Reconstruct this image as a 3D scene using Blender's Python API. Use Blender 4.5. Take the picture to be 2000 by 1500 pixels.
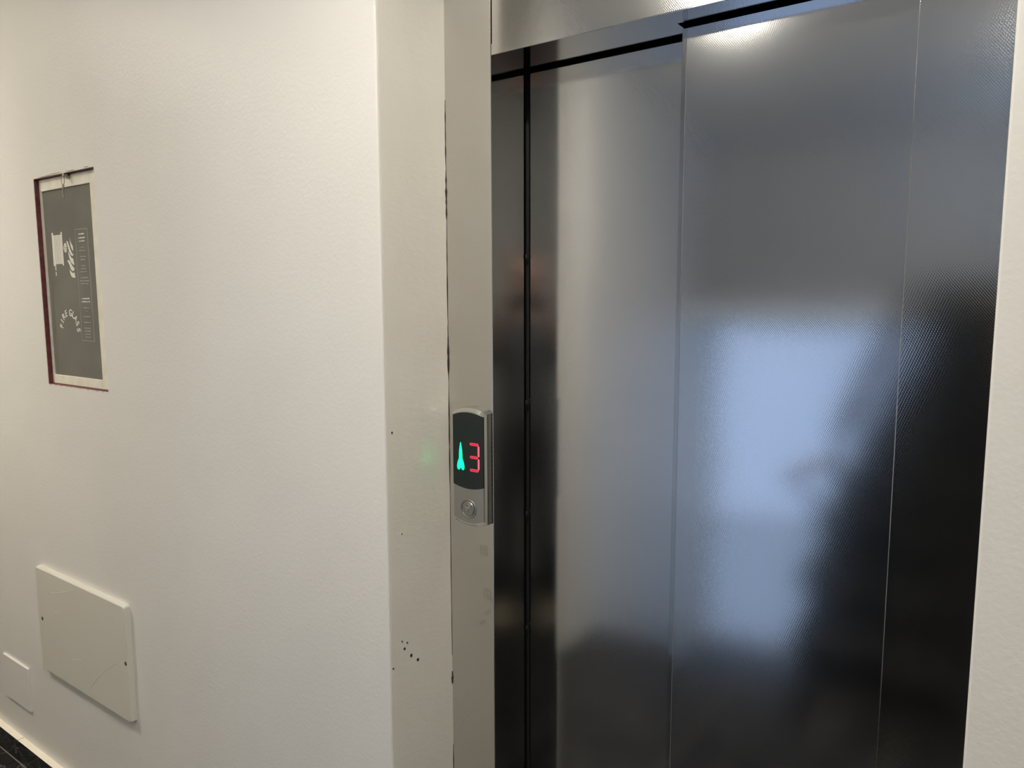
import bpy, bmesh, math, random
from mathutils import Vector, Matrix, noise
random.seed(7)
C = bpy.context.scene
COL = C.collection
for o in list(bpy.data.objects):
    bpy.data.objects.remove(o)
PI = math.pi

# ------------------------------------------------------------------ camera
H = 1.551                      # height of the lens above the floor
D = 1.145                      # distance of the lift's front plane (y)
YL = 0.9634                    # plane of the plastered walls left and right
yaw, pitch, roll = 0.620753533, 0.116267357, -0.003103633
cam_d = bpy.data.cameras.new('camera')
cam = bpy.data.objects.new('camera', cam_d)
COL.objects.link(cam)
C.camera = cam
cam_d.sensor_width = 36.0
cam_d.lens = 1457.18 / 2000 * 36.0
cam_d.clip_start = 0.02
fwd = Vector((-math.sin(yaw), math.cos(yaw), 0))
rgt = Vector((math.cos(yaw), math.sin(yaw), 0))
up = Vector((0, 0, 1))
f2 = fwd * math.cos(pitch) - up * math.sin(pitch)
u2 = up * math.cos(pitch) + fwd * math.sin(pitch)
r3 = rgt * math.cos(roll) + u2 * math.sin(roll)
u3 = u2 * math.cos(roll) - rgt * math.sin(roll)
M = Matrix((r3, u3, -f2)).transposed().to_4x4()
M.translation = Vector((0, 0, H))
cam.matrix_world = M

# ------------------------------------------------------------------ world and exposure
w = bpy.data.worlds.new('daylight')
C.world = w
w.use_nodes = True
bg = w.node_tree.nodes['Background']
bg.inputs[0].default_value = (0.54, 0.72, 1.0, 1)
bg.inputs[1].default_value = 2.6
C.view_settings.view_transform = 'Standard'
C.view_settings.look = 'None'
C.view_settings.gamma = 1
C.view_settings.use_curve_mapping = False
C.view_settings.exposure = 0.0
# ceiling downlights: x, y, strength
LAMPS = [(-3.28, -0.04, 530.0, (1.0, 0.91, 0.77)), (-0.52, 0.20, 530.0, (1.0, 0.93, 0.81)),
         (0.80, -0.05, 25.0, (1.0, 0.93, 0.80))]
# opal drum lamps mounted under the ceiling: x, y, strength; second one added out of view to brighten the stairwell
DRUMS = [(-1.10, -0.68, 19.0, (1.0, 0.94, 0.83)), (0.20, -1.80, 62.0, (1.0, 0.94, 0.85))]
ZC = 2.75
C.cycles.max_bounces = 10
C.cycles.diffuse_bounces = 5
C.cycles.glossy_bounces = 6
C.cycles.caustics_refractive = False


# ------------------------------------------------------------------ materials
def mat(name, col, rough=0.5, metal=0.0, spec=0.5, emit=None, estr=0.0, coat=0.0):
    m = bpy.data.materials.new(name)
    m.use_nodes = True
    b = m.node_tree.nodes['Principled BSDF']
    b.inputs['Base Color'].default_value = (*col, 1)
    b.inputs['Roughness'].default_value = rough
    b.inputs['Metallic'].default_value = metal
    b.inputs['Specular IOR Level'].default_value = spec
    b.inputs['Coat Weight'].default_value = coat
    if emit:
        b.inputs['Emission Color'].default_value = (*emit, 1)
        b.inputs['Emission Strength'].default_value = estr
    return m


def nd(m, t, **kw):
    n = m.node_tree.nodes.new(t)
    for k, v in kw.items():
        setattr(n, k, v)
    return n


def lk(m, a, b):
    m.node_tree.links.new(a, b)


def add_bump(m, layers, coord='Object'):
    """layers: (scale vector, noise scale, strength, distance, detail)"""
    b = m.node_tree.nodes['Principled BSDF']
    tc = nd(m, 'ShaderNodeTexCoord')
    prev = None
    for sv, sc, st, di, de in layers:
        mp = nd(m, 'ShaderNodeMapping')
        mp.inputs['Scale'].default_value = sv
        lk(m, tc.outputs[coord], mp.inputs['Vector'])
        n = nd(m, 'ShaderNodeTexNoise')
        n.inputs['Scale'].default_value = sc
        n.inputs['Detail'].default_value = de
        lk(m, mp.outputs['Vector'], n.inputs['Vector'])
        bu = nd(m, 'ShaderNodeBump')
        bu.inputs['Strength'].default_value = st
        bu.inputs['Distance'].default_value = di
        lk(m, n.outputs['Fac'], bu.inputs['Height'])
        if prev:
            lk(m, prev.outputs['Normal'], bu.inputs['Normal'])
        prev = bu
    lk(m, prev.outputs['Normal'], b.inputs['Normal'])
    return m


def add_tint(m, c1, c2, scale, lo=0.35, hi=0.65, detail=4, sv=(1, 1, 1)):
    b = m.node_tree.nodes['Principled BSDF']
    tc = nd(m, 'ShaderNodeTexCoord')
    mp = nd(m, 'ShaderNodeMapping')
    mp.inputs['Scale'].default_value = sv
    lk(m, tc.outputs['Object'], mp.inputs['Vector'])
    n = nd(m, 'ShaderNodeTexNoise')
    n.inputs['Scale'].default_value = scale
    n.inputs['Detail'].default_value = detail
    lk(m, mp.outputs['Vector'], n.inputs['Vector'])
    r = nd(m, 'ShaderNodeValToRGB')
    r.color_ramp.elements[0].position = lo
    r.color_ramp.elements[1].position = hi
    r.color_ramp.elements[0].color = (*c1, 1)
    r.color_ramp.elements[1].color = (*c2, 1)
    lk(m, n.outputs['Fac'], r.inputs['Fac'])
    lk(m, r.outputs['Color'], b.inputs['Base Color'])
    return m


paint = add_bump(mat('satin_paint', (0.77, 0.755, 0.725), 0.42, spec=0.45),
                 [((1, 1, 1), 130, 0.35, 0.0012, 2), ((1, 1, 0.5), 7, 0.25, 0.006, 2)])
add_tint(paint, (0.755, 0.742, 0.712), (0.785, 0.772, 0.742), 2.2)
paint_gloss = add_bump(mat('gloss_paint', (0.85, 0.82, 0.76), 0.22, spec=0.6),
                       [((1, 1, 2.2), 60, 0.30, 0.0012, 2), ((1, 1, 0.6), 9, 0.3, 0.006, 2)])
add_tint(paint_gloss, (0.84, 0.81, 0.74), (0.87, 0.845, 0.78), 5)
ceil_paint = mat('ceiling_paint', (0.90, 0.89, 0.86), 0.7)
panel_paint = add_bump(mat('panel_paint', (0.70, 0.68, 0.61), 0.22, spec=0.5), [((1, 1, 1), 14, 0.1, 0.004, 2)])
cab_frame_m = add_tint(mat('cabinet_cream', (0.80, 0.77, 0.66), 0.35), (0.76, 0.73, 0.60), (0.84, 0.82, 0.74), 30)
red_m = add_tint(mat('old_red_paint', (0.16, 0.035, 0.042), 0.5), (0.09, 0.024, 0.028), (0.20, 0.042, 0.050), 60)
crumble = add_bump(mat('chipped_plaster', (0.62, 0.55, 0.49), 0.8), [((1, 1, 1), 300, 0.6, 0.002, 3)])
crack_m = mat('dark_crack', (0.035, 0.025, 0.02), 0.9)
glass_dark = add_tint(mat('grey_glass', (0.16, 0.158, 0.14), 0.16, spec=0.5), (0.148, 0.147, 0.128), (0.178, 0.175, 0.152), 6)
print_m = mat('white_print', (0.78, 0.77, 0.70), 0.5)
print_dim = mat('fine_white_print', (0.40, 0.39, 0.35), 0.5)
key_m = mat('key_steel', (0.42, 0.40, 0.33), 0.3, 1.0)
black = mat('black_void', (0.004, 0.004, 0.005), 0.9, spec=0.1)
rubber = mat('door_gasket', (0.01, 0.01, 0.011), 0.6)
grout_m = mat('grout', (0.34, 0.32, 0.27), 0.9)
skirt_top_m = add_bump(mat('skirting_top', (0.90, 0.84, 0.72), 0.8), [((1, 1, 1), 120, 0.4, 0.002, 3)])


def marble(name, base, vein):
    m = mat(name, base, 0.09, spec=0.5)
    b = m.node_tree.nodes['Principled BSDF']
    tc = nd(m, 'ShaderNodeTexCoord')
    n = nd(m, 'ShaderNodeTexNoise')
    n.inputs['Scale'].default_value = 5
    n.inputs['Detail'].default_value = 3
    lk(m, tc.outputs['Object'], n.inputs['Vector'])
    mx = nd(m, 'ShaderNodeMix', data_type='VECTOR')
    mx.inputs[0].default_value = 0.25
    lk(m, tc.outputs['Object'], mx.inputs[4])
    lk(m, n.outputs['Color'], mx.inputs[5])
    v = nd(m, 'ShaderNodeTexVoronoi', feature='DISTANCE_TO_EDGE')
    v.inputs['Scale'].default_value = 9
    lk(m, mx.outputs[1], v.inputs['Vector'])
    r = nd(m, 'ShaderNodeValToRGB')
    r.color_ramp.elements[0].position = 0.0
    r.color_ramp.elements[1].position = 0.022
    r.color_ramp.elements[0].color = (*vein, 1)
    r.color_ramp.elements[1].color = (*base, 1)
    lk(m, v.outputs['Distance'], r.inputs['Fac'])
    lk(m, r.outputs['Color'], b.inputs['Base Color'])
    return m


marble_dark = marble('dark_marble', (0.011, 0.0115, 0.0125), (0.10, 0.105, 0.11))
marble_brown = marble('dark_brown_marble', (0.013, 0.0115, 0.0118), (0.11, 0.105, 0.10))


def steel(name, col, rough, amp, px=0.0034, pz=0.0042):
    """stainless sheet with an embossed linen grain"""
    m = mat(name, col, rough, 1.0)
    b = m.node_tree.nodes['Principled BSDF']
    tc = nd(m, 'ShaderNodeTexCoord')
    sp = nd(m, 'ShaderNodeSeparateXYZ')
    lk(m, tc.outputs['Object'], sp.inputs[0])

    def mth(op, a, bb=None):
        n = nd(m, 'ShaderNodeMath', operation=op)
        for i, v in enumerate((a, bb)):
            if v is None:
                continue
            if isinstance(v, (int, float)):
                n.inputs[i].default_value = v
            else:
                lk(m, v, n.inputs[i])
        return n.outputs[0]
    hx = mth('ADD', sp.outputs['X'], sp.outputs['Y'])
    a = mth('ADD', mth('MULTIPLY', hx, 2 * PI / px), mth('MULTIPLY', sp.outputs['Z'], 2 * PI / pz))
    c = mth('SUBTRACT', mth('MULTIPLY', hx, 2 * PI / px), mth('MULTIPLY', sp.outputs['Z'], 2 * PI / pz * 0.45))
    h = mth('ADD', mth('SINE', a), mth('MULTIPLY', mth('SINE', c), 0.7))
    b1 = nd(m, 'ShaderNodeBump')
    b1.inputs['Strength'].default_value = 1.0
    b1.inputs['Distance'].default_value = amp
    lk(m, h, b1.inputs['Height'])
    n = nd(m, 'ShaderNodeTexNoise')
    n.inputs['Scale'].default_value = 3.0
    n.inputs['Detail'].default_value = 1
    lk(m, tc.outputs['Object'], n.inputs['Vector'])
    b2 = nd(m, 'ShaderNodeBump')
    b2.inputs['Strength'].default_value = 0.10
    b2.inputs['Distance'].default_value = 0.010
    lk(m, n.outputs['Fac'], b2.inputs['Height'])
    lk(m, b1.outputs['Normal'], b2.inputs['Normal'])
    lk(m, b2.outputs['Normal'], b.inputs['Normal'])
    return m


steel_door = steel('embossed_stainless', (0.60, 0.60, 0.595), 0.112, 0.0000040)
steel_frame = steel('embossed_stainless_frame', (0.64, 0.632, 0.61), 0.10, 0.000007)
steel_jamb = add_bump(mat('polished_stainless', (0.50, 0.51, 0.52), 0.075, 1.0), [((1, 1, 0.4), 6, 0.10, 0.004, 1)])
chrome = mat('chrome', (0.72, 0.72, 0.70), 0.10, 1.0)
satin_silver = mat('satin_silver', (0.45, 0.45, 0.43), 0.33, 1.0)
satin_ring = mat('satin_ring', (0.36, 0.36, 0.34), 0.28, 1.0)
display_glass = mat('display_glass', (0.008, 0.016, 0.017), 0.12, spec=0.5)
green_led = mat('green_led', (0, 0.1, 0.08), 0.4, emit=(0.0, 1.0, 0.28), estr=2.6)
red_led = mat('red_led', (0.1, 0, 0.01), 0.4, emit=(1.0, 0.012, 0.055), estr=0.72)
pink_led = mat('pink_led', (0.1, 0, 0.01), 0.4, emit=(1.0, 0.15, 0.21), estr=0.95)
lamp_m = mat('lamp_diffuser', (0.9, 0.9, 0.9), 0.5)
lamp_body = mat('lamp_body', (0.8, 0.8, 0.8), 0.4)
white_frame = mat('window_frame_white', (0.75, 0.76, 0.78), 0.35)


# ------------------------------------------------------------------ helpers
def put(name, bm, m, parent=None, smooth=False, loc=None):
    bmesh.ops.recalc_face_normals(bm, faces=bm.faces)
    me = bpy.data.meshes.new(name)
    bm.to_mesh(me)
    bm.free()
    for mm in (m if isinstance(m, (list, tuple)) else [m]):
        me.materials.append(mm)
    if smooth:
        for p in me.polygons:
            p.use_smooth = True
    o = bpy.data.objects.new(name, me)
    COL.objects.link(o)
    if loc:
        o.location = loc
    if parent:
        o.parent = parent
        o.matrix_parent_inverse = parent.matrix_basis.inverted()
    return o


def box(bm, x0, x1, y0, y1, z0, z1, bev=0.0, seg=2):
    r = bmesh.ops.create_cube(bm, size=1)
    for v in r['verts']:
        v.co = Vector(((x0 + x1) / 2 + v.co.x * (x1 - x0), (y0 + y1) / 2 + v.co.y * (y1 - y0), (z0 + z1) / 2 + v.co.z * (z1 - z0)))
    if bev:
        es = list({e for v in r['verts'] for e in v.link_edges})
        bmesh.ops.bevel(bm, geom=es, offset=bev, segments=seg, profile=0.5, affect='EDGES')


def B(*a, **k):
    bm = bmesh.new()
    box(bm, *a, **k)
    return bm


def prism(bm, pts, z0, z1):
    """extrude an XY outline in z"""
    lo = [bm.verts.new((x, y, z0)) for x, y in pts]
    hi = [bm.verts.new((x, y, z1)) for x, y in pts]
    n = len(pts)
    bm.faces.new(lo)
    bm.faces.new(hi)
    for i in range(n):
        bm.faces.new((lo[i], lo[(i + 1) % n], hi[(i + 1) % n], hi[i]))


def prism_y(bm, pts, y0, y1):
    """extrude an XZ outline in y"""
    a = [bm.verts.new((x, y0, z)) for x, z in pts]
    b = [bm.verts.new((x, y1, z)) for x, z in pts]
    n = len(pts)
    bm.faces.new(a)
    bm.faces.new(b)
    for i in range(n):
        bm.faces.new((a[i], a[(i + 1) % n], b[(i + 1) % n], b[i]))


def loft_y(bm, rings, cap=True):
    """rings: list of (outline [(x,z)...], y)"""
    vs = [[bm.verts.new((x, y, z)) for x, z in pts] for pts, y in rings]
    n = len(vs[0])
    for a, b in zip(vs[:-1], vs[1:]):
        for i in range(n):
            bm.faces.new((a[i], a[(i + 1) % n], b[(i + 1) % n], b[i]))
    if cap:
        bm.faces.new(vs[0])
        bm.faces.new(vs[-1])


def tube(bm, pts, r, seg=10):
    pts = [Vector(p) for p in pts]
    rings = []
    for i, p in enumerate(pts):
        d = (pts[min(i + 1, len(pts) - 1)] - pts[max(i - 1, 0)]).normalized()
        a = d.cross(Vector((0, 0, 1)))
        if a.length < 1e-3:
            a = d.cross(Vector((1, 0, 0)))
        a.normalize()
        b = d.cross(a)
        rings.append([bm.verts.new(p + a * r * math.cos(2 * PI * k / seg) + b * r * math.sin(2 * PI * k / seg)) for k in range(seg)])
    for a, b in zip(rings[:-1], rings[1:]):
        for k in range(seg):
            bm.faces.new((a[k], a[(k + 1) % seg], b[(k + 1) % seg], b[k]))
    bm.faces.new(rings[0])
    bm.faces.new(rings[-1])


def disc_y(bm, x, z, r, y0, y1, seg=32, r1=None):
    r1 = r if r1 is None else r1
    loft_y(bm, [([(x + rr * math.cos(2 * PI * k / seg), z + rr * math.sin(2 * PI * k / seg)) for k in range(seg)], y) for rr, y in ((r, y0), (r1, y1))])


def thing(name, label, cat, loc=(0, 0, 0), group=None):
    o = bpy.data.objects.new(name, None)
    COL.objects.link(o)
    o.location = loc
    o.empty_display_size = 0.05
    o['label'] = label
    o['category'] = cat
    if group:
        o['group'] = group
    bpy.context.view_layer.update()
    return o


def struct(o, label=None):
    o['kind'] = 'structure'
    if label:
        o['label'] = label
    return o


def srt(name, loc=(0, 0, 0), label=None):
    o = bpy.data.objects.new(name, None)
    COL.objects.link(o)
    o.location = loc
    o['kind'] = 'structure'
    if label:
        o['label'] = label
    return o


def arc(cx, cy, r, a0, a1, n):
    return [(cx + r * math.cos(math.radians(a0 + (a1 - a0) * i / n)), cy + r * math.sin(math.radians(a0 + (a1 - a0) * i / n))) for i in range(n + 1)]


# ------------------------------------------------------------------ stairwell frame of reference (turned 10 degrees)
TH = math.radians(10)
SO = Vector((-0.74, -0.578, 0))
SU = Vector((math.cos(TH), -math.sin(TH), 0))
SV = Vector((-math.sin(TH), -math.cos(TH), 0))


def S(u, v, z=0.0):
    return SO + SU * u + SV * v + Vector((0, 0, z))


def sbox(bm, u0, u1, v0, v1, z0, z1, bev=0):
    n0 = set(bm.verts)
    box(bm, u0, u1, v0, v1, z0, z1, bev)
    for vtx in bm.verts:
        if vtx not in n0:
            vtx.co = S(vtx.co.x, vtx.co.y, vtx.co.z)


def SB(*a, **k):
    bm = bmesh.new()
    sbox(bm, *a, **k)
    return bm


UL, UR, VF = -1.05, 1.15, 3.45      # stairwell: left wall, right wall, far wall

WU0, WU1, WZ0, WZ1 = -1.00, 0.50, -1.50, 1.30
VV0, VV1, VZ0, VZ1 = 0.90, 3.30, 1.75, 2.70     # unseen window added in the right stair wall to light the half landing
# ------------------------------------------------------------------ walls
XL = -0.9767      # corner where the left wall turns into the recess
XR = -0.0459      # corner of the right wall
OX0, OX1, OZ0, OZ1 = -2.334, -1.990, 1.306, 1.882      # opening of the hose cabinet
bm = bmesh.new()
box(bm, -5.4, OX0, YL, YL + 0.30, 0, ZC)
box(bm, OX0, OX1, YL, YL + 0.30, 0, OZ0)
box(bm, OX0, OX1, YL, YL + 0.30, OZ1, ZC)
R0 = 0.004
prof = [(OX1, YL)] + arc(XL - R0, YL + R0, R0, -90, 0, 6) + [(XL, YL + 0.30), (OX1, YL + 0.30)]
prism(bm, prof, 0, ZC)
bmesh.ops.remove_doubles(bm, verts=bm.verts, dist=1e-5)
wl = struct(put('wall_left', bm, paint), 'off-white plastered wall left of the lift')
# the return of the wall into the lift recess, painted in gloss
bm = B(XL - 0.06, XL + 0.0004, YL + 0.006, D + 0.10, 0, ZC)
wr = struct(put('wall_recess', bm, paint_gloss), 'glossy cream return strip between left wall and steel frame')
# holes and nicks in the return
for (y, z, r) in [(1.0212, 0.8497, .0034), (1.040, 0.8334, .0030), (1.003, 0.8708, .0026), (0.9712, 0.8434, .0018), (0.9964, 0.8881, .0016), (1.0104, 0.8804, .0016),
                  (0.9811, 1.3012, .0016), (1.0025, 1.1013, .0013)]:
    bm = bmesh.new()
    pts = []
    for k in range(12):
        a = 2 * PI * k / 12
        rr = r * random.uniform(0.75, 1.2)
        pts.append((rr * math.cos(a), rr * math.sin(a)))
    top = [bm.verts.new((XL + 0.0012, y + a, z + b)) for a, b in pts]
    bot = [bm.verts.new((XL + 0.0002, y + a * 1.2, z + b * 1.2)) for a, b in pts]
    bm.faces.new(top)
    for k in range(12):
        bm.faces.new((top[k], top[(k + 1) % 12], bot[(k + 1) % 12], bot[k]))
    put('nail_hole', bm, crack_m, wr)
# wall above the lift and right wall
struct(put('wall_lift', B(XL - 0.05, XR + 0.08, D + 0.012, D + 0.20, 2.26, ZC), paint), 'wall above the lift header')
struct(put('wall_lintel', B(XL + 0.0008, XR - 0.0005, YL, D - 0.0008, 2.24, ZC), paint), 'plastered lintel over the lift recess')
bm = bmesh.new()
prof = [(1.55, YL), (1.55, YL + 0.3), (XR, YL + 0.3)] + arc(XR + 0.003, YL + 0.003, 0.003, 180, 270, 5)
prism(bm, prof, 0, ZC)
wright = struct(put('wall_right', bm, paint), 'off-white wall right of the lift')
bm = bmesh.new()
for (x0, z0, x1, z1, t) in [(-0.0395, .795, -0.0390, .760, .0012), (-0.0395, .795, -0.0325, .7965, .001)]:
    tube(bm, [(x0, YL - .0002, z0), (x1, YL - .0002, z1)], t, 6)
put('paint_nick', bm, crumble, wright)
# corridor opposite wall, stairwell walls, far ends
struct(put('wall_corridor', B(-5.4, -1.64, -0.36, -0.16, 0, ZC), paint))
struct(put('wall_end', B(-5.6, -5.4, -0.36, YL + 0.3, 0, ZC), paint))
struct(put('wall_side', B(1.5, 1.7, -1.4, YL + 0.3, 0, ZC), paint))
bm = SB(UL - 0.12, UL, -0.32, VF, -1.9, ZC + 0.2)
struct(put('wall_stair_left', bm, paint))
bm = bmesh.new()
sbox(bm, UR, UR + 0.2, 0.0, VV0, -1.9, ZC + 0.2)
sbox(bm, UR, UR + 0.2, VV0, VV1, -1.9, VZ0)
sbox(bm, UR, UR + 0.2, VV0, VV1, VZ1, ZC + 0.2)
sbox(bm, UR, UR + 0.2, VV1, VF, -1.9, ZC + 0.2)
struct(put('wall_stair_right', bm, paint))
struct(put('wall_back', SB(UR, 2.6, 0.0, 0.12, 0, ZC), paint))
# far wall with a tall window below the half landing
bm = bmesh.new()
t0, t1 = VF, VF + 0.2
sbox(bm, UL - 0.1, WU0, t0, t1, -1.9, 2.95)
sbox(bm, WU0, WU1, t0, t1, -1.9, WZ0)
sbox(bm, WU0, WU1, t0, t1, WZ1, 2.95)
sbox(bm, WU1, UR + 0.1, t0, t1, -1.9, 2.95)
struct(put('wall_far', bm, paint))

pane_m = bpy.data.materials.new('window_pane')
pane_m.use_nodes = True
nt = pane_m.node_tree
nt.nodes.remove(nt.nodes['Principled BSDF'])
tr = nt.nodes.new('ShaderNodeBsdfTransparent')
tr.inputs[0].default_value = (0.68, 0.68, 0.71, 1)      # tint put in to dim the sky seen through the pane
gl = nt.nodes.new('ShaderNodeBsdfGlossy')
gl.inputs['Roughness'].default_value = 0.02
mix = nt.nodes.new('ShaderNodeMixShader')
mix.inputs[0].default_value = 0.08
nt.links.new(tr.outputs[0], mix.inputs[1])
nt.links.new(gl.outputs[0], mix.inputs[2])
nt.links.new(mix.outputs[0], nt.nodes['Material Output'].inputs[0])


dim_pane_m = pane_m.copy()
dim_pane_m.name = 'dimmed_pane'
for n_ in dim_pane_m.node_tree.nodes:
    if n_.type == 'BSDF_TRANSPARENT':
        n_.inputs[0].default_value = (0.54, 0.54, 0.56, 1)  # plain darker tint, imitates weaker daylight in the lower window


def window(n, u0, u1, z0, z1, mull, side=False, gm=None):
    """a framed pane in the far wall (or, side=True, in the right stair wall with u0..u1 measured along v)"""
    def W(a, b, c, d, e_, f_):
        return SB(UR + c, UR + d, a, b, e_, f_) if side else SB(a, b, VF + c, VF + d, e_, f_)

    def merge(parts):
        m = bmesh.new()
        for p in parts:
            t = bpy.data.meshes.new('t')
            p.to_mesh(t)
            p.free()
            m.from_mesh(t)
            bpy.data.meshes.remove(t)
        return m
    wd = srt('window_%d' % n, S(UR, (u0 + u1) / 2, z0) if side else S((u0 + u1) / 2, VF, z0))
    bpy.context.view_layer.update()
    f = 0.02
    put('window_frame', merge([W(u0, u0 + f, .06, .12, z0, z1), W(u1 - f, u1, .06, .12, z0, z1), W(u0 + f, u1 - f, .06, .12, z0, z0 + f),
                               W(u0 + f, u1 - f, .06, .12, z1 - f, z1)]), white_frame, wd)
    put('pane', W(u0 + f, u1 - f, .085, .091, z0 + f, z1 - f), gm or pane_m, wd)
    # sampling aid for the daylight that comes through the opening; adds no light
    ld = bpy.data.lights.new('portal', 'AREA')
    ld.shape = 'RECTANGLE'
    ld.size = u1 - u0
    ld.size_y = z1 - z0
    lo = bpy.data.objects.new('daylight_portal', ld)
    COL.objects.link(lo)
    ld.cycles.is_portal = True
    out = SU if side else SV
    Y = Vector((0, 0, 1))
    mm = Matrix((Y.cross(out), Y, out)).transposed().to_4x4()
    mm.translation = S(UR + .15, (u0 + u1) / 2, (z0 + z1) / 2) if side else S((u0 + u1) / 2, VF + .15, (z0 + z1) / 2)
    lo.matrix_world = mm


window(1, WU0, WU1, -0.40, WZ1, [])
window(3, WU0, WU1, WZ0, -0.40, [], False, dim_pane_m)
side_pane_m = pane_m.copy()
side_pane_m.name = 'dimmed_side_pane'
for n_ in side_pane_m.node_tree.nodes:
    if n_.type == 'BSDF_TRANSPARENT':
        n_.inputs[0].default_value = (0.66, 0.67, 0.70, 1)
window(2, VV0, VV1, VZ0, VZ1, [], True, side_pane_m)  # added window, gives the upper stairwell walls their daylight

# ceiling
bm = bmesh.new()
# the ceiling has a round cut-out for every recessed lamp
outer = [bm.verts.new((a, b, ZC)) for a, b in ((-5.6, -4.6), (1.7, -4.6), (1.7, YL + .3), (-5.6, YL + .3))]
eds = [bm.edges.new((outer[k], outer[(k + 1) % 4])) for k in range(4)]
for (lx_, ly_, _s, _c) in LAMPS:
    rg = [bm.verts.new((lx_ + .100 * math.cos(2 * PI * k / 24), ly_ + .100 * math.sin(2 * PI * k / 24), ZC)) for k in range(24)]
    eds += [bm.edges.new((rg[k], rg[(k + 1) % 24])) for k in range(24)]
bmesh.ops.triangle_fill(bm, use_beauty=True, edges=eds)
for f in list(bm.faces):
    c_ = f.calc_center_median()
    if any((c_.x - l[0]) ** 2 + (c_.y - l[1]) ** 2 < .0081 for l in LAMPS):
        bm.faces.remove(f)
box(bm, -5.6, 1.7, -4.6, YL + .3, ZC + .12, ZC + .15)
box(bm, -5.6, 1.7, -4.6, -4.55, ZC, ZC + .12)
box(bm, -5.6, -5.55, -4.55, YL + .3, ZC, ZC + .12)
box(bm, 1.65, 1.7, -4.55, YL + .3, ZC, ZC + .12)
box(bm, -5.55, 1.65, YL + .25, YL + .3, ZC, ZC + .12)
struct(put('ceiling', bm, ceil_paint))

# ------------------------------------------------------------------ floor of tiles
fl = srt('floor', (0, 0, 0), 'dark polished marble tile floor')
bm = bmesh.new()
prism(bm, [(-5.4, YL + .05), (1.5, YL + .05), (1.5, -1.0)] + [tuple(S(UR, 0)[:2]), tuple(S(0, 0)[:2]), tuple(S(UL, 0)[:2])] + [(-1.66, -0.3), (-5.4, -0.3)], -0.20, -0.003)
put('grout_bed', bm, grout_m, fl)


def clip_poly(pts, a, b):
    """keep the side of the line a->b that lies to its left"""
    out = []
    d = Vector(b) - Vector(a)

    def side(p):
        return d.x * (p[1] - a[1]) - d.y * (p[0] - a[0])
    for i in range(len(pts)):
        p, q = pts[i], pts[(i + 1) % len(pts)]
        sp_, sq = side(p), side(q)
        if sp_ >= 0:
            out.append(p)
        if (sp_ >= 0) != (sq >= 0):
            t = sp_ / (sp_ - sq)
            out.append((p[0] + (q[0] - p[0]) * t, p[1] + (q[1] - p[1]) * t))
    return out


g = 0.0022
YS = YL - 0.0205
for i in range(-5, 8):
    x0 = -2.738 + 0.6 * i
    for j in range(0, 4):
        y1 = YS - 0.6 * j
        if x0 > -1.1 and j == 0:
            y1 = YS
        a, b, c, d = max(x0 + g, -5.4), min(x0 + 0.6 - g, 1.5), y1 - 0.6 + g, y1 - g
        if a >= b:
            continue
        pts = [(a, c), (b, c), (b, d), (a, d)]
        e0, e1 = S(UL - 3, 0), S(UR + 3, 0)
        if x0 + 0.6 < -1.66:
            pts = clip_poly(pts, (-6, -0.16), (6, -0.16))
        pts = clip_poly(pts, (e0.x, e0.y), (e1.x, e1.y)) if pts else pts
        if len(pts) < 3:
            continue
        bm = bmesh.new()
        prism(bm, pts, -0.012, random.uniform(-.0002, .0002))
        put('tile', bm, marble_brown, fl)
# filler tile in front of the lift
for i in range(2):
    xa = XL + 0.004 + i * 0.465
    put('tile', B(xa, xa + 0.461, YS + g, D - 0.03, -0.012, 0), marble_brown, fl)

# skirting tiles
sk = srt('baseboard_left', (0, 0, 0), 'dark marble skirting tiles with cream top edge')
x = -2.718 - 0.6 * 4
while x < XL - 0.01:
    x1 = min(x + 0.6, XL)
    bm = bmesh.new()
    box(bm, max(x, -5.4) + 0.0012, x1 - 0.0012, YL - 0.0205, YL, 0.001, 0.08, 0.0012, 1)
    for f in bm.faces:
        f.material_index = 1 if f.normal.z > 0.9 else 0
    bm.normal_update()
    for f in bm.faces:
        f.material_index = 1 if f.normal.z > 0.5 else 0
    o = put('tile', bm, [marble_dark, skirt_top_m], sk)
    x += 0.6
skr = srt('baseboard_right')
for i in range(3):
    xa = XR + 0.003 + 0.5 * i
    bm = B(xa, xa + 0.498, YL - 0.0205, YL, 0.001, 0.08, bev=0.0012, seg=1)
    bm.normal_update()
    for f in bm.faces:
        f.material_index = 1 if f.normal.z > 0.5 else 0
    put('tile', bm, [marble_dark, skirt_top_m], skr)

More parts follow.
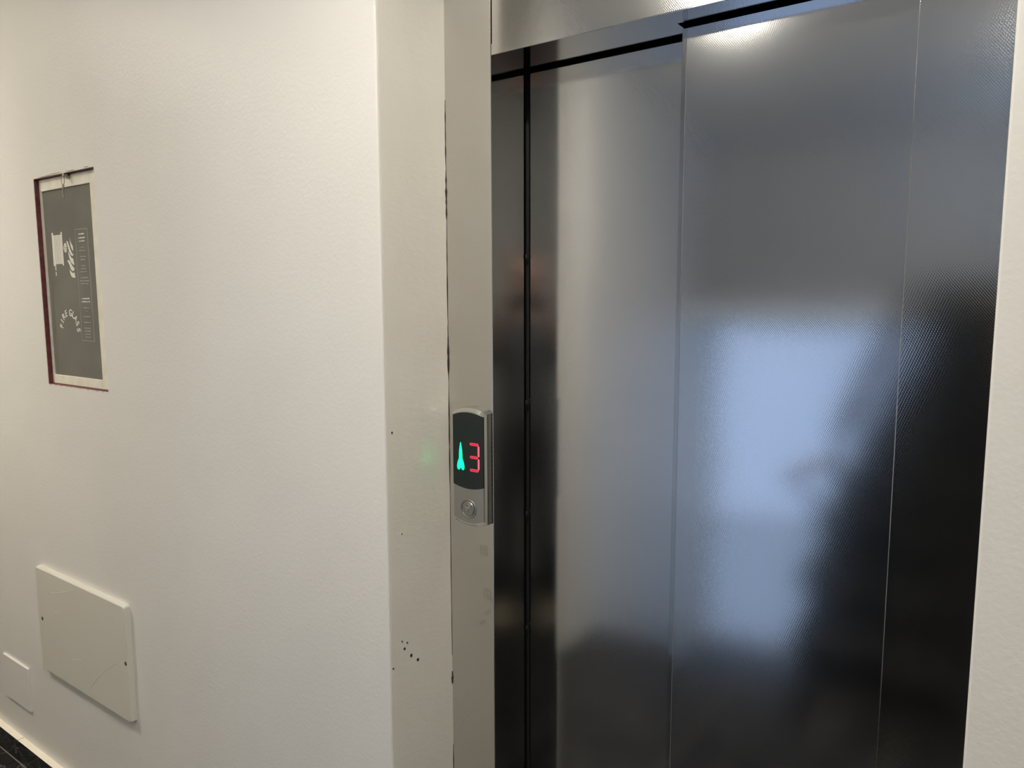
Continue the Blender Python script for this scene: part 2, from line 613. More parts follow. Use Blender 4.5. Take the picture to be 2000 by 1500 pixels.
# ------------------------------------------------------------------ stairs behind the camera
st = srt('stairs_up', S(0, 0, 0), 'dark marble stairs going up, seen only as a reflection')
bpy.context.view_layer.update()
RI, GO = 0.17, 0.28
UE = [0, 0, 0, .04, .12, .22, .33, .42, .47, .50]      # left edge of each step: the flight narrows upwards
for k in range(1, 10):
    bm = SB(UE[k] - 0.03, UR, (k - 1) * GO - 0.02, (k - 1) * GO + (GO if k < 9 else 0.30), k * RI - 0.03, k * RI, bev=0.004)
    put('tread', bm, marble_dark, st)
    put('riser', SB(UE[k], UR, (k - 1) * GO, (k - 1) * GO + 0.02, (k - 1) * RI, k * RI - 0.03), marble_dark, st)
bm = bmesh.new()
lo = []
for side in (0, 1):
    def uu(k):
        return UR if side else UE[max(1, min(9, k))] + 0.01
    ring = [S(uu(1), 0.02, -0.16), S(uu(1), 0.02, 0.0)]
    for k in range(1, 9):
        ring += [S(uu(k), (k - 1) * GO + .02, k * RI - .03), S(uu(k), k * GO + .02, k * RI - .03)]
    ring += [S(uu(9), 8 * GO + .02, 9 * RI - .03), S(uu(9), 8 * GO + 0.2, 9 * RI - .03), S(uu(9), 8 * GO + .2, 9 * RI - .17), S(uu(9), 8 * GO, 9 * RI - .17 - .02)]
    lo.append([bm.verts.new(p) for p in ring])
bm.faces.new(lo[0])
bm.faces.new(lo[1])
for i in range(len(lo[0])):
    j = (i + 1) % len(lo[0])
    bm.faces.new((lo[0][i], lo[0][j], lo[1][j], lo[1][i]))
put('stair_flight', bm, marble_dark, st)
put('half_landing', SB(UL, UR, 8 * GO + 0.2, VF, 9 * RI - 0.15, 9 * RI - 0.02), ceil_paint, st)
put('landing_slab', SB(UL, UR, 8 * GO + 0.32, VF, 9 * RI - 0.02, 9 * RI), marble_dark, st)
sd = srt('stairs_down', S(-0.5, 0, 0), 'dark marble stairs going down beside the landing')
bpy.context.view_layer.update()
for k in range(1, 10):
    v1 = k * GO if k < 9 else VF
    put('tread', SB(UL, -0.03, (k - 1) * GO, v1, -k * RI - 0.03, -k * RI, bev=0.003), marble_dark, sd)
    put('riser', SB(UL, -0.03, (k - 1) * GO - 0.02, (k - 1) * GO, -k * RI, -(k - 1) * RI - 0.0125), marble_dark, sd)
put('lower_landing', SB(-0.03, UR, 0.1, VF, -1.9, -1.56), marble_dark, sd)

put('tile', SB(0.50, UR, VF - 0.014, VF, 9 * RI, 9 * RI + 0.10, bev=0.001), marble_dark, srt('baseboard_far', S(0, VF, 9 * RI)))
# handrail of the ascending flight
rail_m = mat('dark_rail', (0.05, 0.05, 0.055), 0.35, 0.3)
brass = mat('brass_cap', (0.75, 0.50, 0.28), 0.25, 1.0)
hr = thing('stair_handrail', 'dark metal stair balustrade seen blurred in the steel doors', 'handrail', S(-0.05, 0, 0))
P0, P1, P2, P3, P4 = (-.875, -.90, .77), (-.712, -.88, .85), (-.678, -.87, .594), (-.676, -.88, 1.00), (-.660, -2.20, 1.50)
bm = bmesh.new()
tube(bm, [P3, (-.672, -1.3, 1.16), (-.666, -1.75, 1.33), P4], 0.032)
put('rail', bm, rail_m, hr, smooth=True)
bm = bmesh.new()
tube(bm, [P1, P0, P2], 0.022)
put('returned_end', bm, rail_m, hr)
bm = bmesh.new()
tube(bm, [P0[:2] + (P0[2] + .012,), P1[:2] + (P1[2] + .012,)], 0.021)
put('end_cap', bm, brass, hr)
for x_, y_, z0_, z1_ in [(-.677, -.88, .34, 1.0), (-.672, -1.32, .51, 1.165), (-.667, -1.72, .68, 1.32), (-.661, -2.12, 1.02, 1.47)]:
    bm = bmesh.new()
    tube(bm, [(x_, y_, z0_), (x_, y_, z1_)], 0.020)
    put('baluster', bm, rail_m, hr)

# ------------------------------------------------------------------ lift frame
ZH = 1.993        # underside of the header
JX0, JX1 = -0.8644, -0.1623
Y1, Y2 = 1.263, 1.208       # faces of the far and the near door leaf
lf = thing('lift_surround', 'embossed stainless steel lift door surround set back in the wall', 'door frame', ((JX0 + JX1) / 2, D, 0))
t = 0.0015
# left upright: face and return folded from one sheet
bm = bmesh.new()
rr = 0.0012
prof = [(XL + 0.0008, D)] + arc(JX0 - rr, D + rr, rr, -90, 0, 4) + [(JX0, Y1 - 0.012), (JX0 - 0.02, Y1 - 0.012), (JX0 - 0.02, D + 0.02), (XL + 0.0008, D + 0.02)]
prism(bm, prof, 0, 2.26)
o = put('left_upright', bm, [steel_frame, steel_jamb], lf)
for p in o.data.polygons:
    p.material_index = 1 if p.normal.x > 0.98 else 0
# header face
put('header_panel', B(JX0 + 0.0022, XR + 0.02, D + 0.0004, D + 0.012, ZH + 0.0008, 2.26, bev=0.0006, seg=2), steel_frame, lf)
XM = -0.5177      # left edge of the near leaf
bm = bmesh.new()
# soffit: deep over the far leaf, shallow over the near one
prism(bm, [(JX0, D + 0.001), (JX1, D + 0.001), (JX1, Y2 - 0.0115), (XM - 0.004, Y2 - 0.0115), (XM - 0.004, Y1 - 0.012), (JX0, Y1 - 0.012)], ZH, ZH + 0.02)
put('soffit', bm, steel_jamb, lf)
bm = bmesh.new()
prof = arc(JX1 + rr, D + rr, rr, 180, 270, 4) + [(XR + 0.02, D), (XR + 0.02, D + 0.02), (JX1 + 0.02, D + 0.02), (JX1 + 0.02, Y2 - 0.012), (JX1, Y2 - 0.012)]
prism(bm, prof, 0, ZH)
put('right_upright', bm, steel_frame, lf)
put('sill', B(JX0 - 0.02, JX1 + 0.02, D - 0.028, Y1 + 0.06, -0.012, 0.001), satin_silver, lf)
bm = bmesh.new()
box(bm, JX0 - 0.2, JX1 + 0.2, Y1 + 0.10, Y1 + 0.12, -0.1, 2.4)
box(bm, JX0 - 0.2, JX0 - 0.19, D + 0.03, Y1 + 0.11, -0.1, 2.4)
box(bm, JX1 + 0.19, JX1 + 0.2, D + 0.03, Y1 + 0.11, -0.1, 2.4)
box(bm, JX0 - 0.2, JX1 + 0.2, D + 0.03, Y1 + 0.11, 2.3, 2.4)
struct(put('shaft_light_block', bm, black))  # black box added behind the leaves to stop light leaking through the gaps
# gasket bumps in the gap beside the far leaf
for z in (1.632, 1.335, 1.10, 0.85):
    put('gasket_stud', B(JX0 + 0.0005, JX0 + 0.0035, Y1 - 0.009, Y1 - 0.004, z - .004, z + .004, bev=0.001), rubber, lf)

# adhesive marks and smudges on the left upright
for (x, z, ww, hh) in [(-0.8895, 1.0457, .017, .020), (-0.8812, 0.9567, .017, .021)]:
    bm = bmesh.new()
    for i in range(5):
        xx = x - ww / 2 + ww * i / 4
        box(bm, xx - .0004, xx + .0004, D - .00025, D + .0002, z - hh / 2, z + hh / 2)
    for i in range(5):
        zz = z - hh / 2 + hh * i / 4
        box(bm, x - ww / 2, x + ww / 2, D - .00025, D + .0002, zz - .0003, zz + .0003)
    put('glue_mark', bm, mat('glue_residue', (0.40, 0.375, 0.33), 0.45, 0.7), lf)

# dark open joint between gloss strip and upright, ragged
bm = bmesh.new()
for (za, zb, wmax) in [(1.93, 1.80, .0022), (1.80, 1.70, .0035), (1.70, 1.50, .0018), (1.50, 1.38, .0035), (1.38, 1.15, .0022), (1.15, 0.80, .0012), (0.765, 0.735, .004), (0.60, 0.35, .003)]:
    n = 14
    ls, rs = [], []
    for i in range(n + 1):
        z = za + (zb - za) * i / n
        e = math.sin(PI * i / n) ** 0.5
        wd = 0.0004 + wmax * e * random.uniform(0.35, 1.0)
        ls.append(bm.verts.new((XL + 0.0006 + 0.0, D - wd, z)))
        rs.append(bm.verts.new((XL + 0.0010 + wd * 0.35, D - 0.0003, z)))
    for i in range(n):
        bm.faces.new((ls[i], ls[i + 1], rs[i + 1], rs[i]))
jt = put('open_joint', bm, crack_m, wr)

# ------------------------------------------------------------------ door leaves
dl = thing('lift_door_leaf', 'narrow far lift door leaf in steel, left of the vertical seam', 'lift door', ((JX0 + XM) / 2, Y1, 0))
put('leaf_panel', B(JX0 + 0.004, XM + 0.06, Y1, Y1 + 0.03, 0.006, ZH - 0.006, bev=0.0012, seg=2), steel_door, dl)
put('closing_edge', B(JX0 - 0.03, JX0 + 0.0035, Y1 + 0.004, Y1 + 0.026, 0.006, ZH + 0.03), rubber, dl)
dn = thing('lift_door_leaf', 'wide near lift door leaf in steel, right of the vertical seam', 'lift door', ((JX1 + XM) / 2, Y2, 0))
put('leaf_panel', B(XM, JX1 + 0.05, Y2, Y2 + 0.03, 0.006, ZH - 0.0055, bev=0.0012, seg=2), steel_door, dn)
put('edge_strip', B(XM + 0.0004, XM + 0.0080, Y2 - 0.0007, Y2 + 0.001, 0.008, ZH - 0.008, bev=0.0003, seg=1), steel_jamb, dn)

# ------------------------------------------------------------------ call panel
cx, zc = -0.9123, 1.2155


def pill(hw, zt, zb, bulge, n=14):
    """outline with arched top and bottom"""
    pts = []
    for i in range(n + 1):
        s = -1 + 2 * i / n
        pts.append((cx + hw * s, zt + bulge * (1 - s * s)))
    for i in range(n + 1):
        s = 1 - 2 * i / n
        pts.append((cx + hw * s, zb - bulge * (1 - s * s)))
    return pts


cp = thing('lift_call_panel', 'silver lift call panel showing green up arrow and red 3', 'call panel', (cx, D, 1.095))
bm = bmesh.new()
loft_y(bm, [(pill(.0445, 1.3255, 1.1050, .0100), D - 0.0002), (pill(.0443, 1.3255, 1.1050, .0100), D - 0.0110),
            (pill(.0432, 1.3245, 1.1060, .0100), D - 0.0135), (pill(.0395, 1.3210, 1.1095, .0090), D - 0.0175),
            (pill(.0388, 1.3205, 1.1100, .0088), D - 0.0178)])
put('chrome_housing', bm, chrome, cp)
YF = D - 0.0178
bm = bmesh.new()
loft_y(bm, [(pill(.0380, 1.3190, 1.1112, .0086), YF + .001), (pill(.0380, 1.3190, 1.1112, .0086), YF - .0004), (pill(.0376, 1.3186, 1.1116, .0086), YF - .0007)])
put('satin_face', bm, satin_silver, cp)
bm = bmesh.new()
loft_y(bm, [(pill(.0385, 1.3192, 1.1792, .0068), YF + .001), (pill(.0385, 1.3192, 1.1792, .0068), YF - .0009), (pill(.0381, 1.3188, 1.1796, .0066), YF - .0011)])
dg = put('display', bm, display_glass, cp)
yd = YF - 0.0013
# green arrow
ax = -0.9312
zt, zb = 1.2650, 1.2095
half = [(0.0004, zt), (.0018, zt - .006), (.0034, zt - .016), (.0041, zt - .026), (.0042, zt - .033), (.0062, zt - .037), (.0084, zt - .043),
        (.0093, zt - .049), (.0087, zt - .0535), (.0060, zb - .0006), (.0028, zb + .0004), (.0008, zb + .0040)]
pts = [(ax + a, z) for a, z in half] + [(ax - a, z) for a, z in reversed(half)]
bm = bmesh.new()
prism_y(bm, pts, yd, yd + .0004)
put('up_arrow', bm, green_led, dg)
# red figure three, seven segments style


def seg(x0, z0, x1, z1, r):
    d = Vector((x1 - x0, z1 - z0))
    d.normalize()
    n = Vector((-d.y, d.x)) * r
    e = d * r
    return [(x0, z0), (x0 + e.x + n.x, z0 + e.y + n.y), (x1 - e.x + n.x, z1 - e.y + n.y), (x1, z1), (x1 - e.x - n.x, z1 - e.y - n.y), (x0 + e.x - n.x, z0 + e.y - n.y)]


sx0, sx1 = -0.9085, -0.8862
for (a, b, c, d) in [(sx0, 1.2638, sx1 + .0006, 1.2638), (sx0 + .0003, 1.2378, sx1 - .0012, 1.2378), (sx0, 1.2118, sx1 + .0006, 1.2118),
                     (sx1 + .0002, 1.2622, sx1 + .0002, 1.2392), (sx1 + .0002, 1.2364, sx1 + .0002, 1.2134)]:
    r = 0.0027 if abs(a - c) > .01 else 0.0022
    bm = bmesh.new()
    prism_y(bm, seg(a, b, c, d, r), yd, yd + .0004)
    s_ = put('figure_segment', bm, pink_led, dg)
    if abs(a - c) > .01:
        bm = bmesh.new()
        prism_y(bm, seg(a + .0009, b, c - .0012, d, r * 0.80), yd - .0002, yd)
        put('segment_core', bm, red_led, dg)
# button
bx, bz = -0.9132, 1.1316
bt = bpy.data.objects.new('call_button', None)
bm = bmesh.new()
n = 40


def ring(r, y):
    return ([(bx + r * math.cos(2 * PI * k / n), bz + r * math.sin(2 * PI * k / n)) for k in range(n)], y)


loft_y(bm, [ring(.0200, YF), ring(.0200, YF - .0014), ring(.0192, YF - .0019), ring(.0165, YF - .0017), ring(.0160, YF - .0006), ring(.0150, YF - .0006),
            ring(.0147, YF - .0020), ring(.0138, YF - .0024), ring(.0110, YF - .0020), ring(.0040, YF - .0018)])
bt = put('call_button', bm, satin_ring, cp, smooth=True)
bm = bmesh.new()
ye = YF - .0026
for (x0, z0, x1, z1) in [(-.0050, .0052, -.0010, .0092), (-.0010, .0092, .0022, .0060), (.0018, .0105, .0072, .0052), (.0018, .0105, -.0002, .0088), (-.0078, .0040, .0064, .0030),
                         (-.0058, .0014, -.0010, -.0032), (-.0010, -.0032, .0038, .0012), (.0022, .0060, .0046, .0060)]:
    tube(bm, [(bx + x0, ye, bz + z0), (bx + x1, ye, bz + z1)], .00095, 6)
disc_y(bm, bx + .0078, bz + .0098, .0009, ye - .0004, ye + .0006, 10)
put('button_emblem', bm, chrome, bt)

# ------------------------------------------------------------------ hose cabinet
K = (YL + .016) / (YL + .03)


def gx(x):
    return x * K


def gz(z):
    return H + (z - H) * K


hc = thing('fire_hose_cabinet', 'recessed fire hose cabinet with dark glass lettered FIRE GLASS', 'fire cabinet', ((OX0 + OX1) / 2, YL + .01, OZ0))
yf = YL + 0.012
# red steel box behind the plaster edge
bm = bmesh.new()
e = 0.0012
box(bm, OX0 - .0, OX0 + e, YL + .0008, YL + .16, OZ0, OZ1)
box(bm, OX1 - e, OX1, YL + .0008, YL + .16, OZ0, OZ1)
box(bm, OX0, OX1, YL + .0008, YL + .16, OZ1 - e, OZ1)
box(bm, OX0, OX1, YL + .0008, YL + .16, OZ0, OZ0 + e)
box(bm, OX0, OX1, YL + .15, YL + .16, OZ0, OZ1)
put('red_box', bm, red_m, hc)
GX0, GX1, GZ0, GZ1 = -2.3225, -2.0415, 1.3335, 1.8480
bm = bmesh.new()
e = .0022
box(bm, OX0 + e, GX0, yf, yf + .012, OZ0 + e, OZ1 - e, .0008, 1)
box(bm, GX1, OX1 - e, yf, yf + .012, OZ0 + e, OZ1 - e, .0008, 1)
box(bm, GX0, GX1, yf, yf + .012, OZ0 + e, GZ0, .0008, 1)
box(bm, GX0, GX1, yf, yf + .012, GZ1, OZ1 - e, .0008, 1)
put('door_frame', bm, cab_frame_m, hc)
gp = put('glass_panel', B(GX0, GX1, YL + .016, YL + .020, GZ0, GZ1), glass_dark, hc)
ys0, ys1 = YL + .0153, YL + .0161
# hose reel symbol
rx0, rx1 = gx(-2.3160), gx(-2.2548)
rz0, rz1 = gz(1.6430), gz(1.7320)
bm = bmesh.new()
wd = rx1 - rx0
for i, (a, b) in enumerate([(0, .0075), (wd - .0065, wd)]):
    box(bm, rx0 + a, rx0 + b, ys0, ys1, rz0 - .0005, rz1 + .003)
nst = 5
ww = (wd - .014) / nst
for i in range(nst):
    a = rx0 + .0075 + i * ww + .0009
    box(bm, a, a + ww - .0026, ys0, ys1, rz0 + .004, rz1 - .004)
box(bm, rx0 + .0085, rx0 + .0125, ys0, ys1, rz0 - .013, rz0 + .004)
box(bm, rx0 + .0085, rx0 + .0125, ys0, ys1, rz0 - .028, rz0 - .017)
put('hose_reel_symbol', bm, print_m, gp)
bm = bmesh.new()
hx, hz = gx(-2.239), gz(1.6907)
for s in (-1, 1):
    pts = [(hx + .0075 * math.cos(a), hz + s * .0045 + s * abs(.0085 * math.sin(a))) for a in [PI * k / 8 for k in range(9)]]
    inn = [(hx + .0042 * math.cos(a), hz + s * .0045 + s * abs(.005 * math.sin(a))) for a in [PI * k / 8 for k in range(9)]]
    prism_y(bm, pts + inn[::-1], ys0, ys1)
box(bm, hx - .011, hx + .009, ys0, ys1, hz - .0042, hz - .001)
box(bm, hx - .011, hx + .009, ys0, ys1, hz + .001, hz + .0042)
box(bm, hx - .0016, hx + .0016, ys0, ys1, hz - .010, hz + .010)
put('valve_symbol', bm, print_m, gp)
# flames, read off the photograph as outlines in metres on the pane
# (px, py) relative coordinates inside the symbol: width 0..1 (x), height 0..1 (down)
fx0, fx1 = gx(-2.2345), gx(-2.1880)
fz1, fz0 = gz(1.7170), gz(1.6075)


def F(pts):
    return [(fx0 + (fx1 - fx0) * a, fz1 - (fz1 - fz0) * b) for a, b in pts]


flames = [
    [(.50, .0), (.56, .08), (.70, .16), (.84, .22), (.86, .34), (.72, .29), (.58, .20)],
    [(.10, .07), (.24, .09), (.36, .18), (.48, .28), (.66, .38), (.86, .43), (.70, .46), (.50, .42), (.34, .33), (.22, .20)],
    [(.20, .33), (.36, .41), (.54, .49), (.78, .53), (.82, .60), (.88, .68), (.70, .665), (.48, .60), (.32, .50)],
    [(.04, .58), (.16, .55), (.32, .57), (.48, .65), (.66, .72), (.88, .775), (.78, .83), (.60, .83), (.42, .78), (.26, .66), (.16, .61)],
    [(.26, .80), (.42, .85), (.62, .89), (.80, .87), (.86, .94), (.90, 1.0), (.66, 1.0), (.46, .975), (.32, .90)],
]
for f_ in flames:
    bm = bmesh.new()
    prism_y(bm, F(f_), ys0, ys1)
    put('flame_symbol', bm, print_m, gp)
# text box outline and its small print lines
tx0, tx1 = gx(-2.1775), gx(-2.1075)
tz1, tz0 = gz(1.7375), gz(1.4335)
bm = bmesh.new()
lw = .0013
box(bm, tx0, tx0 + lw, ys0, ys1, tz0, tz1)
box(bm, tx1 - lw, tx1, ys0, ys1, tz0, tz1)
box(bm, tx0, tx1, ys0, ys1, tz0, tz0 + lw)
box(bm, tx0, tx1, ys0, ys1, tz1 - lw, tz1)
put('text_border', bm, print_dim, gp)
# rows: (position down the box 0..1, width share, boldness)
rows = [(.045, .46, 1), (.078, .50, 1), (.106, .46, 1), (.163, .36, 0), (.190, .54, 0), (.243, .44, 0), (.270, .36, 0), (.323, .32, 0), (.350, .36, 0), (.377, .56, 0),
        (.430, .58, 0), (.457, .68, 0), (.483, .58, 0), (.617, .58, 1), (.645, .66, 1), (.700, .46, 0), (.727, .18, 0), (.778, .60, 0), (.830, .58, 0), (.882, .50, 0), (.908, .54, 0), (.936, .38, 0), (.962, .46, 0)]
for p_, w_, b_ in rows:
    bm = bmesh.new()
    z = tz1 - (tz1 - tz0) * p_
    full = (tx1 - tx0) * w_
    xc_ = (tx0 + tx1) / 2 + (tx1 - tx0) * 0.015
    xx = xc_ - full / 2
    while xx < xc_ + full / 2 - .001:
        lw_ = random.uniform(.0020, .0030)
        hh = random.choice((.0017, .0017, .0026)) * (1.25 if b_ else 1.0)
        box(bm, xx, xx + lw_ * .78, ys0, ys1, z - .0015, z - .0015 + hh * 1.2)
        xx += lw_
        if random.random() < .12:
            xx += .0016
    put('small_print_line', bm, print_m if b_ else print_dim, gp)


def glyph(ch, size, x, z, ang, y, m, name, parent, sx=1.0):
    cu = bpy.data.curves.new(name, 'FONT')
    cu.body = ch
    cu.size = size
    cu.align_x = 'CENTER'
    cu.extrude = 0.0003
    cu.offset = size * 0.012
    tmp = bpy.data.objects.new('tmp', cu)
    COL.objects.link(tmp)
    bpy.context.view_layer.update()
    me = bpy.data.meshes.new_from_object(tmp)
    bpy.data.objects.remove(tmp)
    mt = Matrix.Translation((x, y, z)) @ Matrix.Rotation(-ang, 4, 'Y') @ Matrix.Rotation(PI / 2, 4, 'X') @ Matrix.Diagonal((sx, 1, 1, 1))
    me.transform(mt)
    me.materials.clear()
    me.materials.append(m)
    o = bpy.data.objects.new(name, me)
    COL.objects.link(o)
    o.parent = parent
    o.matrix_parent_inverse = parent.matrix_basis.inverted()
    return o


# arched lettering
lx = -2.2137
RAD = .0405
lz = 1.4625
for ch, a in zip('FIRE GLASS', (78, 60, 41, 20, 0, -10, -29, -48, -67, -88)):
    if ch == ' ':
        continue
    an = math.radians(a)
    glyph(ch, .0262, lx - RAD * math.sin(an) * 1.02, lz + RAD * math.cos(an), an, YL + .0157, print_m, 'letter', gp, 0.92)
# crumbled plaster along the edge of the opening
bm = bmesh.new()
for (xa, xb, zz, s) in [(-2.24, -2.16, OZ1 + .004, 1), (-2.14, -2.09, OZ1 + .003, 1), (-2.04, -2.015, OZ1 + .004, 1), (-2.30, -2.22, OZ1 + .002, 1)]:
    n_ = 10
    ls = []
    for i in range(n_ + 1):
        xx = xa + (xb - xa) * i / n_
        h_ = .0025 * random.uniform(.3, 1) * math.sin(PI * i / n_) + .0002
        ls.append((bm.verts.new((xx, YL - .0004, zz + h_)), bm.verts.new((xx, YL - .0014, zz)), bm.verts.new((xx, YL - .0004, zz - h_))))
    for a, b in zip(ls[:-1], ls[1:]):
        bm.faces.new((a[0], b[0], b[1], a[1]))
        bm.faces.new((a[1], b[1], b[2], a[2]))
put('plaster_flake', bm, crumble, wl)
bm = bmesh.new()
zz = OZ1
while zz > OZ0:
    r_ = random.uniform(.0006, .0018)
    dz = random.uniform(.008, .02)
    v_ = [bm.verts.new(c_) for c_ in ((OX0 - r_ * .8, YL - .0003, zz), (OX0 + r_ * .9, YL + .0035, zz - dz * .3), (OX0 + r_ * .3, YL + .002, zz - dz), (OX0 - .0006, YL - .0003, zz - dz))]
    bm.faces.new(v_)
    zz -= dz * random.uniform(1.1, 1.9)
put('plaster_flake', bm, crumble, wl)
bm = bmesh.new()
xx = OX0
while xx < OX1 - .02:
    dx = random.uniform(.012, .03)
    h_ = random.uniform(.001, .0025)
    v_ = [bm.verts.new(c_) for c_ in ((xx, YL - .0004, OZ0), (xx + dx, YL - .0004, OZ0), (xx + dx * .8, YL - .0004, OZ0 - h_), (xx + dx * .3, YL - .0004, OZ0 - h_ * 1.2))]
    bm.faces.new(v_)
    xx += dx * random.uniform(1.0, 1.5)
put('paint_flake', bm, mat('pink_chipped_paint', (0.62, 0.36, 0.32), 0.7), wl)

# lock on the frame, and the keys hanging on it
kx, kz = -2.1510, 1.8745
bm = bmesh.new()
disc_y(bm, kx, kz, .0075, yf - .006, yf + .001, 20)
put('cabinet_lock', bm, key_m, hc, smooth=False)
kr = thing('key_ring', 'small key hanging from the lock at the cabinet top', 'keys', (kx, yf - .02, kz - .04))
bm = bmesh.new()
disc_y(bm, kx, kz + .001, .0062, yf - .0145, yf - .012, 20)
box(bm, kx - .0022, kx + .0022, yf - .012, yf - .0005, kz - .001, kz + .001)
put('inserted_key', bm, key_m, kr)
bm = bmesh.new()
n = 20
tube(bm, [(kx + .0062 * math.sin(2 * PI * i / n), yf - .0160 + .001 * math.sin(2 * PI * i / n), kz - .012 + .0125 * math.cos(2 * PI * i / n)) for i in range(n + 1)], .0008, 6)
put('split_ring', bm, key_m, kr, smooth=True)
bm = bmesh.new()
prism_y(bm, [(kx - .004, kz - .022), (kx + .004, kz - .022), (kx + .0058, kz - .027), (kx + .002, kz - .036), (kx + .0018, kz - .050), (kx + .0038, kz - .052), (kx + .0036, kz - .056),
             (kx, kz - .059), (kx - .0028, kz - .054), (kx - .002, kz - .036), (kx - .0058, kz - .027)], yf - .0170, yf - .0153)
put('hanging_key', bm, key_m, kr)

# ------------------------------------------------------------------ access covers on the left wall
ac = thing('access_cover', 'large cream access cover with two screw holes, low on the left wall', 'wall cover', (-2.22, YL, .40))
bm = bmesh.new()
PX0, PX1, PZ0, PZ1 = -2.487, -1.952, .401, .7342
for i, (a, b, c, d, y, s) in enumerate([(PX0, PX1, PZ0, PZ1, 0, 0)]):
    def rrect(x0, x1, z0, z1, r, n_=5):
        return arc(x1 - r, z1 - r, r, 0, 90, n_) + arc(x0 + r, z1 - r, r, 90, 180, n_) + arc(x0 + r, z0 + r, r, 180, 270, n_) + arc(x1 - r, z0 + r, r, 270, 360, n_)
loft_y(bm, [(rrect(PX0, PX1, PZ0, PZ1, .008), YL), (rrect(PX0, PX1, PZ0, PZ1, .008), YL - .0095), (rrect(PX0 + .0012, PX1 - .0012, PZ0 + .0012, PZ1 - .0012, .008), YL - .0135),
            (rrect(PX0 + .0040, PX1 - .0040, PZ0 + .0040, PZ1 - .0040, .006), YL - .0160)])
put('cover_plate', bm, panel_paint, ac)
for (x, z) in [(-2.460, .5706), (-1.961 - .0, .5715)]:
    bm = bmesh.new()
    disc_y(bm, x, z, .0052, YL - .0168, YL - .0160, 20, r1=.0058)
    s_ = put('screw_hole', bm, crack_m, ac)
    bm = bmesh.new()
    box(bm, x - .0035, x + .0035, YL - .0174, YL - .0166, z - .0007, z + .0007)
    box(bm, x - .0007, x + .0007, YL - .0174, YL - .0166, z - .0035, z + .0035)
    put('screw_slot', bm, mat('old_screw', (0.20, 0.17, 0.13), 0.5, 0.6), s_)
scuff_m = mat('scuffed_paint', (0.76, 0.74, 0.67), 0.5)
for pl in ([(-2.391, .669), (-2.314, .688), (-2.23, .715)], [(-2.373, .612), (-2.331, .631)], [(-2.281, .490), (-2.215, .508)],
           [(-2.191, .420), (-2.129, .478), (-2.080, .517), (-2.010, .559)]):
    bm = bmesh.new()
    tube(bm, [(x, YL - .0159, z) for x, z in pl], .0006, 6)
    put('scuff_mark', bm, scuff_m, ac)
sc_ = thing('access_cover', 'small painted-over square cover just above the skirting at the far left', 'wall cover', (-2.72, YL, .199))
bm = bmesh.new()
loft_y(bm, [(rrect(-2.823, -2.6300, .199, .3505, .003), YL), (rrect(-2.823, -2.6300, .199, .3505, .003), YL - .0045), (rrect(-2.8215, -2.6315, .2005, .3490, .003), YL - .0065)])
put('cover_plate', bm, paint, sc_)

# ------------------------------------------------------------------ ceiling lamps
for i, (x, y, s, lcol) in enumerate(LAMPS):
    lm = lamp_m.copy()
    b = lm.node_tree.nodes['Principled BSDF']
    b.inputs['Emission Color'].default_value = (*lcol, 1)
    b.inputs['Emission Strength'].default_value = s
    ln = thing('ceiling_lamp', ['round ceiling downlight over the corridor beside the hose cabinet', 'round ceiling downlight in front of the lift', 'round ceiling downlight at the right end of the landing'][i], 'lamp', (x, y, ZC))
    bm = bmesh.new()
    n = 32
    rs = [(.104, ZC), (.104, ZC - .004), (.098, ZC - .007), (.085, ZC - .005), (.083, ZC + .030), (.100, ZC + .04), (.100, ZC + .001)]
    vs = [[bm.verts.new((x + r * math.cos(2 * PI * k / n), y + r * math.sin(2 * PI * k / n), z)) for k in range(n)] for r, z in rs]
    for a, c in zip(vs[:-1], vs[1:]):
        for k in range(n):
            bm.faces.new((a[k], a[(k + 1) % n], c[(k + 1) % n], c[k]))
    put('lamp_rim', bm, lamp_body, ln)
    bm = bmesh.new()
    vv = [bm.verts.new((x + .079 * math.cos(2 * PI * k / n), y + .079 * math.sin(2 * PI * k / n), ZC + .022)) for k in range(n)]
    bm.faces.new(vv)
    o = put('lamp_diffuser', bm, lm, ln)
    if o.data.polygons[0].normal.z > 0:
        o.data.flip_normals()

for i, (x, y, s, lcol) in enumerate(DRUMS):
    lm = lamp_m.copy()
    b = lm.node_tree.nodes['Principled BSDF']
    b.inputs['Emission Color'].default_value = (*lcol, 1)
    b.inputs['Emission Strength'].default_value = s
    ln = thing('drum_lamp', ['round opal ceiling lamp at the head of the stairs going down', 'added opal ceiling lamp, out of view, brightening the stairs going up'][i], 'lamp', (x, y, ZC))
    n = 32
    for nm_, rs, mm_ in (('lamp_base', [(.125, ZC), (.125, ZC - .012)], lamp_body), ('opal_shade', [(.118, ZC - .012), (.120, ZC - .050), (.112, ZC - .062), (.06, ZC - .068)], lm)):
        bm = bmesh.new()
        vs = [[bm.verts.new((x + r * math.cos(2 * PI * k / n), y + r * math.sin(2 * PI * k / n), z)) for k in range(n)] for r, z in rs]
        for a, c in zip(vs[:-1], vs[1:]):
            for k in range(n):
                bm.faces.new((a[k], a[(k + 1) % n], c[(k + 1) % n], c[k]))
        bm.faces.new(vs[-1])
        bm.faces.new(vs[0])
        put(nm_, bm, mm_, ln)

